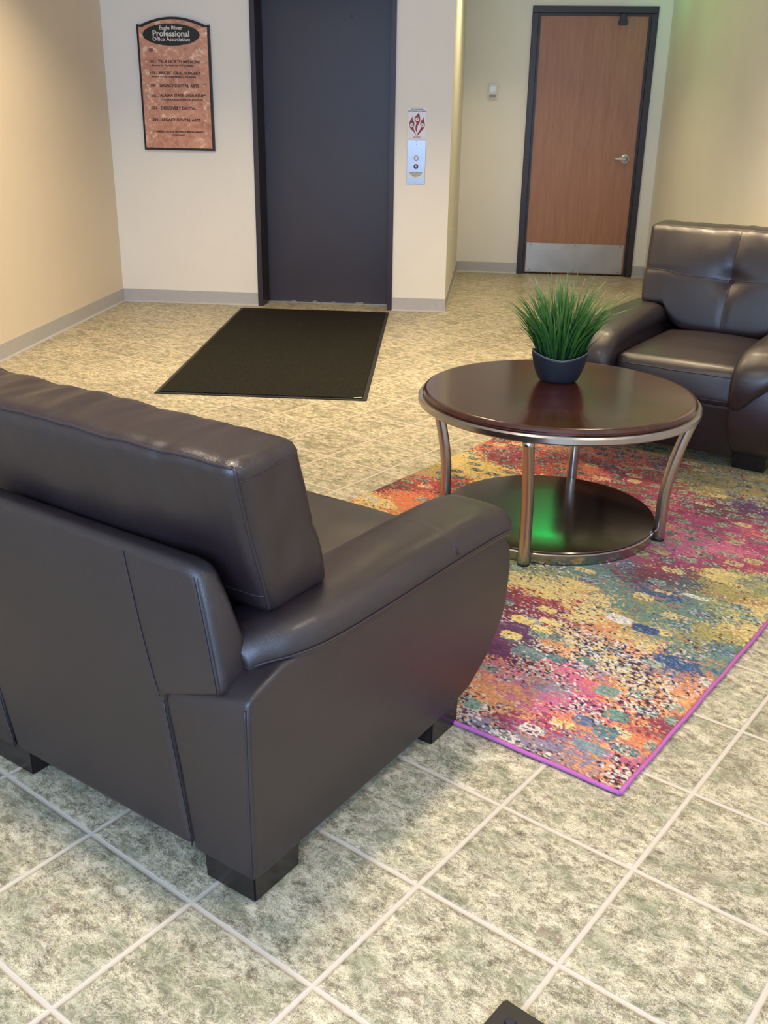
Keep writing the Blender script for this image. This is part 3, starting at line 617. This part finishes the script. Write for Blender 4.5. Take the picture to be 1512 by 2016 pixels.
def make_armchair(label, loc, rz, width):
    global HW; HW = width/2; near = width > .92
    t = thing('leather_armchair', label, 'armchair', loc, rz)
    lm = M['leather']
    # legs: rear right, rear left, front right, front left
    for s0, s1, d0, d1_ in ((.002, .132, .002, .136), (.66, .86 if near else .79, .002, .136), (.002, .132, .622, .739), (.655, .785, .622, .739)):
        bm = bmesh.new(); bx(bm, HW-s1, d0, .0102 if (near and s0 > .5 and d0 > .5) else 0, HW-s0, d1_, .075)
        for v in bm.verts:
            if v.co.z < .02: v.co.x = (HW-s0-s1/2+s0/2 if 0 else (2*HW-s0-s1)/2)+(v.co.x-(2*HW-s0-s1)/2)*.97; v.co.y = (d0+d1_)/2+(v.co.y-(d0+d1_)/2)*.97
        bmesh.ops.bevel(bm, geom=bm.edges[:], offset=.003, segments=2, affect='EDGES'); obj('leg', bm, M['foot'], t)
    # seat base between the arms
    cs = Cushion([L(2*HW-.158, .06, .055), L(.158, .06, .055), L(2*HW-.19, .800, .055), L(.19, .800, .055), L(2*HW-.158, .06, .285), L(.158, .06, .285), L(2*HW-.19, .868, .285), L(.19, .868, .285)], (.26, .40, .12), .02, (0, .01, 0))
    obj('seat_base', cs.mesh((24, 20, 14)), lm, t, True)
    # arms
    for side in (0, 1):
        X = (lambda s_: HW-s_) if side == 0 else (lambda s_: s_-HW)
        out = [(0, .05, .158), (0, .25, .185), (.0, .372, .207), (.003, .425, .2), (.03, .452, .175), (.10, .472, .158), (.5, .472, .18), (.85, .466, .193), (.93, .440, .193), (.962, .40, .193), (.972, .34, .193), (.962, .244, .193), (.942, .200, .193), (.918, .168, .193), (.885, .132, .193), (.845, .107, .193), (.79, .076, .193), (.70, .058, .193), (.55, .052, .18), (.25, .05, .158)]
        if near and side == 1: out = [(0, .05, .262), (0, .25, .208), (.0, .372, .172)]+out[3:]
        bm = bmesh.new()
        so = lambda d, z: .004*0
        zi = lambda d, z: z if not (d < .04 and z > .41) else z-.045*(1-d/.04)
        A_ = [bm.verts.new((X(0), d, z+(.018 if (d < .01 and z > .42) else 0))) for d, z, si in out]; B_ = [bm.verts.new((X(si), d, zi(d, z))) for d, z, si in out]
        bm.faces.new(A_); bm.faces.new(B_[::-1])
        for i in range(len(out)): j = (i+1) % len(out); bm.faces.new((A_[i], B_[i], B_[j], A_[j]))
        bmesh.ops.recalc_face_normals(bm, faces=bm.faces[:])
        bmesh.ops.bevel(bm, geom=[e for e in bm.edges if len(e.link_faces) == 2 and e.calc_face_angle(0) > R(35)], offset=.012, segments=4, affect='EDGES', profile=.5)
        ap = obj('arm_panel', bm, lm, t, True)
        try: ap.data.set_sharp_from_angle(angle=R(40))
        except Exception: pass
        # stitched seams on the outer rear corner
        seam('corner_seam', [[(X(.0065), -.0002, z) for z in np.linspace(.062, .425, 20)]], .0022, M['seam'], ap)
        # padded top that runs forward and folds down over the inner front
        st = [(.062, .462, .050, .165, .036), (.09, .467, .030, .172, .052), (.14, .471, .000, .180, .064), (.22, .473, -.020, .184, .070), (.40, .472, -.026, .186, .070), (.65, .470, -.026, .190, .068), (.86, .462, -.024, .196, .064), (.925, .446, -.014, .198, .058), (.958, .420, .022, .198, .050), (.966, .385, .068, .198, .044), (.958, .345, .110, .198, .038), (.944, .310, .144, .198, .030), (.928, .286, .172, .197, .012)]
        NS, NR = 90, 28; rings = []; outer = []; mid = []
        bm = bmesh.new()
        for k in range(NS+1):
            tt = k/NS*(len(st)-1); d, z, sa, sb, hgt = interp(st, tt); e = interp(st, max(0, tt-.15)); g = interp(st, min(len(st)-1, tt+.15))
            tx, tz = g[0]-e[0], g[1]-e[1]; ln = math.hypot(tx, tz) or 1; nx, nz = -tz/ln, tx/ln
            if nz < 0 and tt < 3: nx, nz = -nx, -nz
            ring = []
            c0_, hw = (sa+sb)/2, (sb-sa)/2
            for q in range(NR):
                th_ = 2*math.pi*q/NR; cs_, sn = math.cos(th_), math.sin(th_)
                ex = abs(cs_)**.62*(1 if cs_ > 0 else -1); ez = abs(sn)**.80*(1 if sn > 0 else -1)
                lift = (ez*hgt) if ez > 0 else ez*.016
                wr_ = 0
                if ez > .1: wr_ = .0022*noise.noise(Vector((d*26, (c0_+ex*hw)*7, 3.1*side)))*min(1, ez*2)
                lift += wr_
                if k in (0, NS): lift *= .3; 
                ring.append(bm.verts.new((X(c0_+ex*hw), d+nx*lift, z+nz*lift)))
                if q == NR//2: outer.append(Vector((X(c0_-hw-.001), d+nx*(.006), z+nz*(.006))))
            rings.append(ring)
        for a_, b_ in zip(rings, rings[1:]):
            for q in range(NR): q2 = (q+1) % NR; bm.faces.new((a_[q], a_[q2], b_[q2], b_[q]))
        bm.faces.new(rings[0]); bm.faces.new(rings[-1][::-1])
        pad = obj('arm_pad', bm, lm, t, True)
        seam('arm_piping', [outer[3:-2]], .0026, M['seam'], pad)
        # cross seam near two thirds of the arm
        crs = []
        for dd in (.655, .662):
            pts = []
            for q in range(1, NR//2):
                th_ = 2*math.pi*q/NR; cs_, sn = math.cos(th_), math.sin(th_); pts.append((X(.080+.106*abs(cs_)**.62*(1 if cs_ > 0 else -1)), dd, .4705+.0663*abs(sn)**.8))
            crs.append(pts)
        seam('cross_seam', crs, .0012, M['seam'], pad)
    # back frame: upright panel with two wings
    rear = [(.160, .052), (.212, .374), (.057, .430), (.060, .47), (.085, .60), (.098, .648), (.110, .664), (.135, .670)]
    rear = rear+[(2*HW-a, b) for a, b in rear[::-1]]
    if near: rear[-1] = (.708, .052); rear[-2] = (.798, .374)
    bm = bmesh.new(); dz = lambda z: .050+max(0, .67-z)*.21 if z > .43 else .10
    A_ = [bm.verts.new((HW-s_, -.001, z)) for s_, z in rear]; B_ = [bm.verts.new((HW-s_, dz(z), z)) for s_, z in rear]
    bm.faces.new(A_[::-1]); bm.faces.new(B_)
    for i in range(len(rear)): j = (i+1) % len(rear); bm.faces.new((A_[i], A_[j], B_[j], B_[i]))
    bmesh.ops.recalc_face_normals(bm, faces=bm.faces[:])
    top = [e for e in bm.edges if len(e.link_faces) == 2 and e.calc_face_angle(0) > R(50)]
    bmesh.ops.bevel(bm, geom=top, offset=.020, segments=5, affect='EDGES', profile=.5)
    bf = obj('back_frame', bm, lm, t, True)
    try: bf.data.set_sharp_from_angle(angle=R(40))
    except Exception: pass
    for sd in (1, -1):
        XX = lambda s_: (HW-s_)*sd
        seam('wing_stitching', [[(XX(.062+.040*((z-.434)/.22)**1.1), -.0012, z) for z in np.linspace(.436, .652, 24)], [(XX(.070+.040*((z-.434)/.22)**1.1), -.0015, z) for z in np.linspace(.436, .652, 24)]], .0011, M['seam'], bf)
        seam('panel_seam', [[(XX(.214+.068*((z-.375)/.27)**.75), -.0022, z) for z in np.linspace(.378, .655, 26)]], .0010, M['seam'], bf)
        seam('panel_edge', [[(XX((.262-.09*((z-.052)/.32)) if near and sd < 0 else .158+.052*((z-.052)/.32)), -.0008, z) for z in np.linspace(.062, .370, 20)]], .0018, M['seam'], bf)
    # seat cushion
    def wseat(o, v): 
        if v[2] > .3: o = o+Vector((0, 0, .003*noise.noise(o*9)))
        return o
    sc = Cushion([L(2*HW-.186, .13, .285), L(.186, .13, .285), L(2*HW-.186, .925, .285), L(.186, .925, .285), L(2*HW-.186, .13, .432), L(.186, .13, .432), L(2*HW-.186, .905, .434), L(.186, .905, .434)], (.25, .39, .075), .034, (.0, .03, .26), wseat)
    se = obj('seat_cushion', sc.mesh((40, 44, 14)), lm, t, True)
    seam('cushion_piping', [sc.line((-.93, 1, .55), (.93, 1, .55)), sc.line((-.93, 1, -.7), (.93, 1, -.7))], .0024, M['seam'], se)
    # back pillow
    def wp(o, v):
        x, y, z = v
        if z < 0: o = o+Vector((0, .018, -.098))*(-z)*max(0, 1-(abs(x)/.72)**6)
        wr_ = noise.noise(Vector((o.x*17+o.y*6, o.y*3.0, o.z*4))); w2 = noise.noise(Vector((o.x*34, o.y*5, o.z*9+4)))
        edge = max(0, min(1, (z-.15)/.5))
        o = o+Vector((0, 0, 1))*(wr_*.006+w2*.0025)*edge
        if y < 0: o = o+Vector((0, -1, 0))*(.004*w2*max(0, z)+.003*noise.noise(Vector((o.x*10, 1, o.z*10))))
        if abs(x) > .9: o = o+Vector((1, 0, 0))*(.005*noise.noise(Vector((3, o.y*16, o.z*9))))
        if y > .2:
            r2 = (o.x/.055)**2+((z+.12)/.17)**2
            o = o+Vector((0, -1, -.35))*(.020*math.exp(-r2)+.012*math.exp(-r2*.20))*min(1, (y-.2)/.5)
            g = math.exp(-(o.x/.016)**2)*.006+math.exp(-((z+.12)/.055)**2)*.004
            o = o+Vector((0, -1, -.3))*g*min(1, (y-.2)/.5)*(1-abs(z)**4)
        return o
    wS, wE = .012, 2*HW-.012
    pc = Cushion([L(wE-.050, .138, .528), L(wS+.050, .138, .528), L(wE-.046, .315, .535), L(wS+.046, .315, .535), L(wE, .004, .866), L(wS, .004, .866), L(wE-.018, .195, .866), L(wS+.018, .195, .866)], (.42, .086, .18), .028, (.012, .34, .035), wp)
    pl = obj('back_pillow', pc.mesh((84, 20, 44)), lm, t, True)
    e = .985
    seam('pillow_piping', [pc.line((-e, -1, 1), (e, -1, 1), 80), pc.line((1, -1, .985), (1, -1, -.97), 40), pc.line((-1, -1, .985), (-1, -1, -.97), 40)], .0034, M['seam'], pl)
    seam('side_seam', [pc.line((1, -.95, .80), (1, .9, .86), 30), pc.line((-1, -.95, .80), (-1, .9, .86), 30), pc.line((-1, -1, -.70), (1, -1, -.70), 60), pc.line((-1, .98, 1), (1, .98, 1), 60)], .0013, M['seam'], pl)
    seam('tufting_seam', [pc.line((0, 1, .97), (0, 1, -.95), 50), pc.line((-.97, 1, -.12), (.97, 1, -.12), 80)], .0016, M['seam'], pl)
    bm = bmesh.new(); bmesh.ops.create_uvsphere(bm, u_segments=12, v_segments=8, radius=.009); bb = obj('tuft_button', bm, lm, pl, True); bb.location = pc.at((0, 1, -.12))+Vector((0, .002, 0))
    return t
A1 = R(-28.6); O1 = Vector((-.138, .170, 0))
def chair_loc(O, a, h_): return O+Vector((-math.cos(a), -math.sin(a), 0))*h_
make_armchair('dark brown leather armchair seen from behind in the foreground on the bare tiles', chair_loc(O1, A1, .485), A1, .97)
A2 = R(152.7); O2 = Vector((1.036, 3.878, .0105))
far = make_armchair('dark brown leather armchair facing the camera beyond the coffee table by the right wall', O2+Vector((-math.cos(A2), -math.sin(A2), 0))*.43*1.058, A2, .86)
far.scale = (1.058, 1.058, 1.058)

# ------------------------------------------------------------------ round coffee table
TC = (.4895, 2.135); TZ = .505; ZR = .0115
tb = thing('coffee_table', 'round dark cherry two-tier coffee table with curved nickel legs on the rug', 'coffee table', (TC[0], TC[1], ZR), R(0))
h = TZ-ZR
bm = bmesh.new(); lathe(bm, [(0, h-.030), (.452, h-.030), (.468, h-.020), (.4685, h-.012), (.464, h-.003), (.459, h-.0005), (.457, h), (.450, h), (.2, h), (0, h)], 128); tt_ = obj('table_top', bm, M['mahog'], tb, True)
tt_.data.set_sharp_from_angle(angle=R(30))
bm = bmesh.new(); lathe(bm, [(.430, h-.048), (.479, h-.048), (.484, h-.043), (.484, h-.027), (.480, h-.021), (.430, h-.021), (.430, h-.048)], 128); o = obj('top_ring', bm, M['nickel'], tb, True); o.data.set_sharp_from_angle(angle=R(28))
bm = bmesh.new(); lathe(bm, [(0, .024), (.376, .024), (.378, .036), (.378, .042), (.375, .0455), (.370, .046), (.2, .046), (0, .046)], 96); o = obj('lower_shelf', bm, M['mahog_dark'], tb, True); o.data.set_sharp_from_angle(angle=R(30))
bm = bmesh.new(); lathe(bm, [(.350, .003), (.380, .003), (.3815, .007), (.3815, .034), (.378, .037), (.350, .037), (.350, .003)], 96); o = obj('shelf_band', bm, M['nickel'], tb, True); o.data.set_sharp_from_angle(angle=R(28))
for k, ang in enumerate((-104, -16, 74, 164)):
    a = R(ang); pts = []; rd = []
    for i in range(25):
        f = i/24; z = f*(h-.045); r = .396-.010*math.sin(math.pi*min(1, f*1.6))+.072*f**2.0
        if f < .5: r = .396
        r = .396+.064*max(0, (f-.30)/.70)**1.7
        pts.append((r*math.cos(a), r*math.sin(a), z)); rd.append(.0205-.0015*f)
    bm = bmesh.new(); tube_bm(bm, pts, rd, 24); lg = obj('leg', bm, M['nickel'], tb, True)
    bm = bmesh.new(); lathe(bm, [(0, -.001), (.021, -.001), (.0215, .003), (.0205, .004), (0, .004)], 24); o = obj('foot_pad', bm, M['black'], lg); o.location = (pts[0][0], pts[0][1], 0)

# ------------------------------------------------------------------ potted grass
pp = thing('potted_grass', 'artificial grass plant in a slate blue boat-rimmed pot on the coffee table', 'potted plant', (.494, 2.262, TZ), R(2))
def pot_r(th_, f):  # f 0..1 from base to rim ; oval section
    a = .060+(.100-.060)*(f**.62)+.003*math.sin(f*math.pi); b = .045+(.074-.045)*(f**.62)
    return a*math.cos(th_), b*math.sin(th_)
def rim_z(th_): return .088+.024*abs(math.cos(th_))**1.6
NS = 64; bm = bmesh.new(); rings = []
for i in range(15):
    f = i/14; rings.append([bm.verts.new((*pot_r(2*math.pi*k/NS, f), rim_z(2*math.pi*k/NS)*f)) for k in range(NS)])
for i in range(13, 3, -1):
    f = i/14; rings.append([bm.verts.new((pot_r(2*math.pi*k/NS, f)[0]*.95, pot_r(2*math.pi*k/NS, f)[1]*.94, rim_z(2*math.pi*k/NS)*f)) for k in range(NS)])
for a_, b_ in zip(rings, rings[1:]):
    for k in range(NS): bm.faces.new((a_[k], a_[(k+1) % NS], b_[(k+1) % NS], b_[k]))
bm.faces.new(rings[0][::-1]); obj('pot', bm, M['pot'], pp, True)
bm = bmesh.new(); rp = [(pot_r(2*math.pi*k/NS, 1)[0]*.985, pot_r(2*math.pi*k/NS, 1)[1]*.98, rim_z(2*math.pi*k/NS)) for k in range(NS+1)]; tube_bm(bm, rp, .0017, 6, False); obj('pot_rim', bm, M['potrim'], pp, True)
bm = bmesh.new(); ring = [bm.verts.new((pot_r(2*math.pi*k/NS, .75)[0]*.94, pot_r(2*math.pi*k/NS, .75)[1]*.93, .070)) for k in range(NS)]; cc = bm.verts.new((0, 0, .078))
for k in range(NS): bm.faces.new((ring[k], ring[(k+1) % NS], cc))
obj('soil', bm, M['soil'], pp)
bm = bmesh.new(); lay = bm.verts.layers.float.new('tip')
def blade(base, az, lean, length, width, droop, twist):
    d = Vector((math.cos(az), math.sin(az), 0)); p = Vector(base); N = 9; prev = None; ang_ = R(90)-lean*.35
    side0 = Vector((-math.sin(az+twist), math.cos(az+twist), 0))
    for i in range(N+1):
        f = i/N; wdt = width*(.55+.9*f if f < .4 else .91)*(1-max(0, (f-.35)/.65)**1.6)+.00025
        mid_ = p+Vector((0, 0, 0)); off_ = d*(-wdt*.35)
        vs3 = [bm.verts.new(p-side0*wdt), bm.verts.new(p+off_), bm.verts.new(p+side0*wdt)]
        for v in vs3: v[lay] = f
        if prev:
            bm.faces.new((prev[0], prev[1], vs3[1], vs3[0])); bm.faces.new((prev[1], prev[2], vs3[2], vs3[1]))
        prev = vs3
        ang_ = R(90)-lean*(.35+.75*f)-droop*f*f
        p = p+(d*math.cos(ang_)+Vector((0, 0, 1))*math.sin(ang_))*length/N
for i in range(330):
    th_ = random.uniform(0, 2*math.pi); rr = random.random()**.5
    bx_, by_ = .074*rr*math.cos(th_), .050*rr*math.sin(th_)
    az = math.atan2(by_*1.2+random.gauss(0, .016), bx_*1.5+random.gauss(0, .022)); reach = min(1.25, math.hypot(bx_/.074, by_/.05))
    lean = R(4)+R(51)*reach*random.uniform(.35, 1.12)*(1.0 if abs(math.cos(az)) > .5 else .8)
    ln_ = random.uniform(.17, .32)*(1.0-.04*reach)
    if random.random() < .12: ln_ *= 1.12
    blade((bx_, by_, .066), az, lean, ln_, random.uniform(.0034, .0066), R(random.uniform(0, 46))*reach, random.uniform(-.9, .9))
for az, lean, ln_, dr in ((R(-2), R(46), .31, R(22)), (R(4), R(50), .30, R(14)), (R(-8), R(54), .29, R(10)), (R(178), R(44), .27, R(20)), (R(184), R(50), .27, R(8)), (R(172), R(36), .29, R(34)), (R(10), R(40), .31, R(30)), (R(-5), R(52), .32, R(5)), (R(120), R(10), .31, R(5)), (R(60), R(9), .30, R(6))):
    blade((.05*math.cos(az), .03*math.sin(az), .066), az, lean, ln_*1.06, .0046, dr, random.uniform(-.5, .5))
g = obj('grass_blades', bm, M['grass'], pp); g['kind'] = 'stuff'
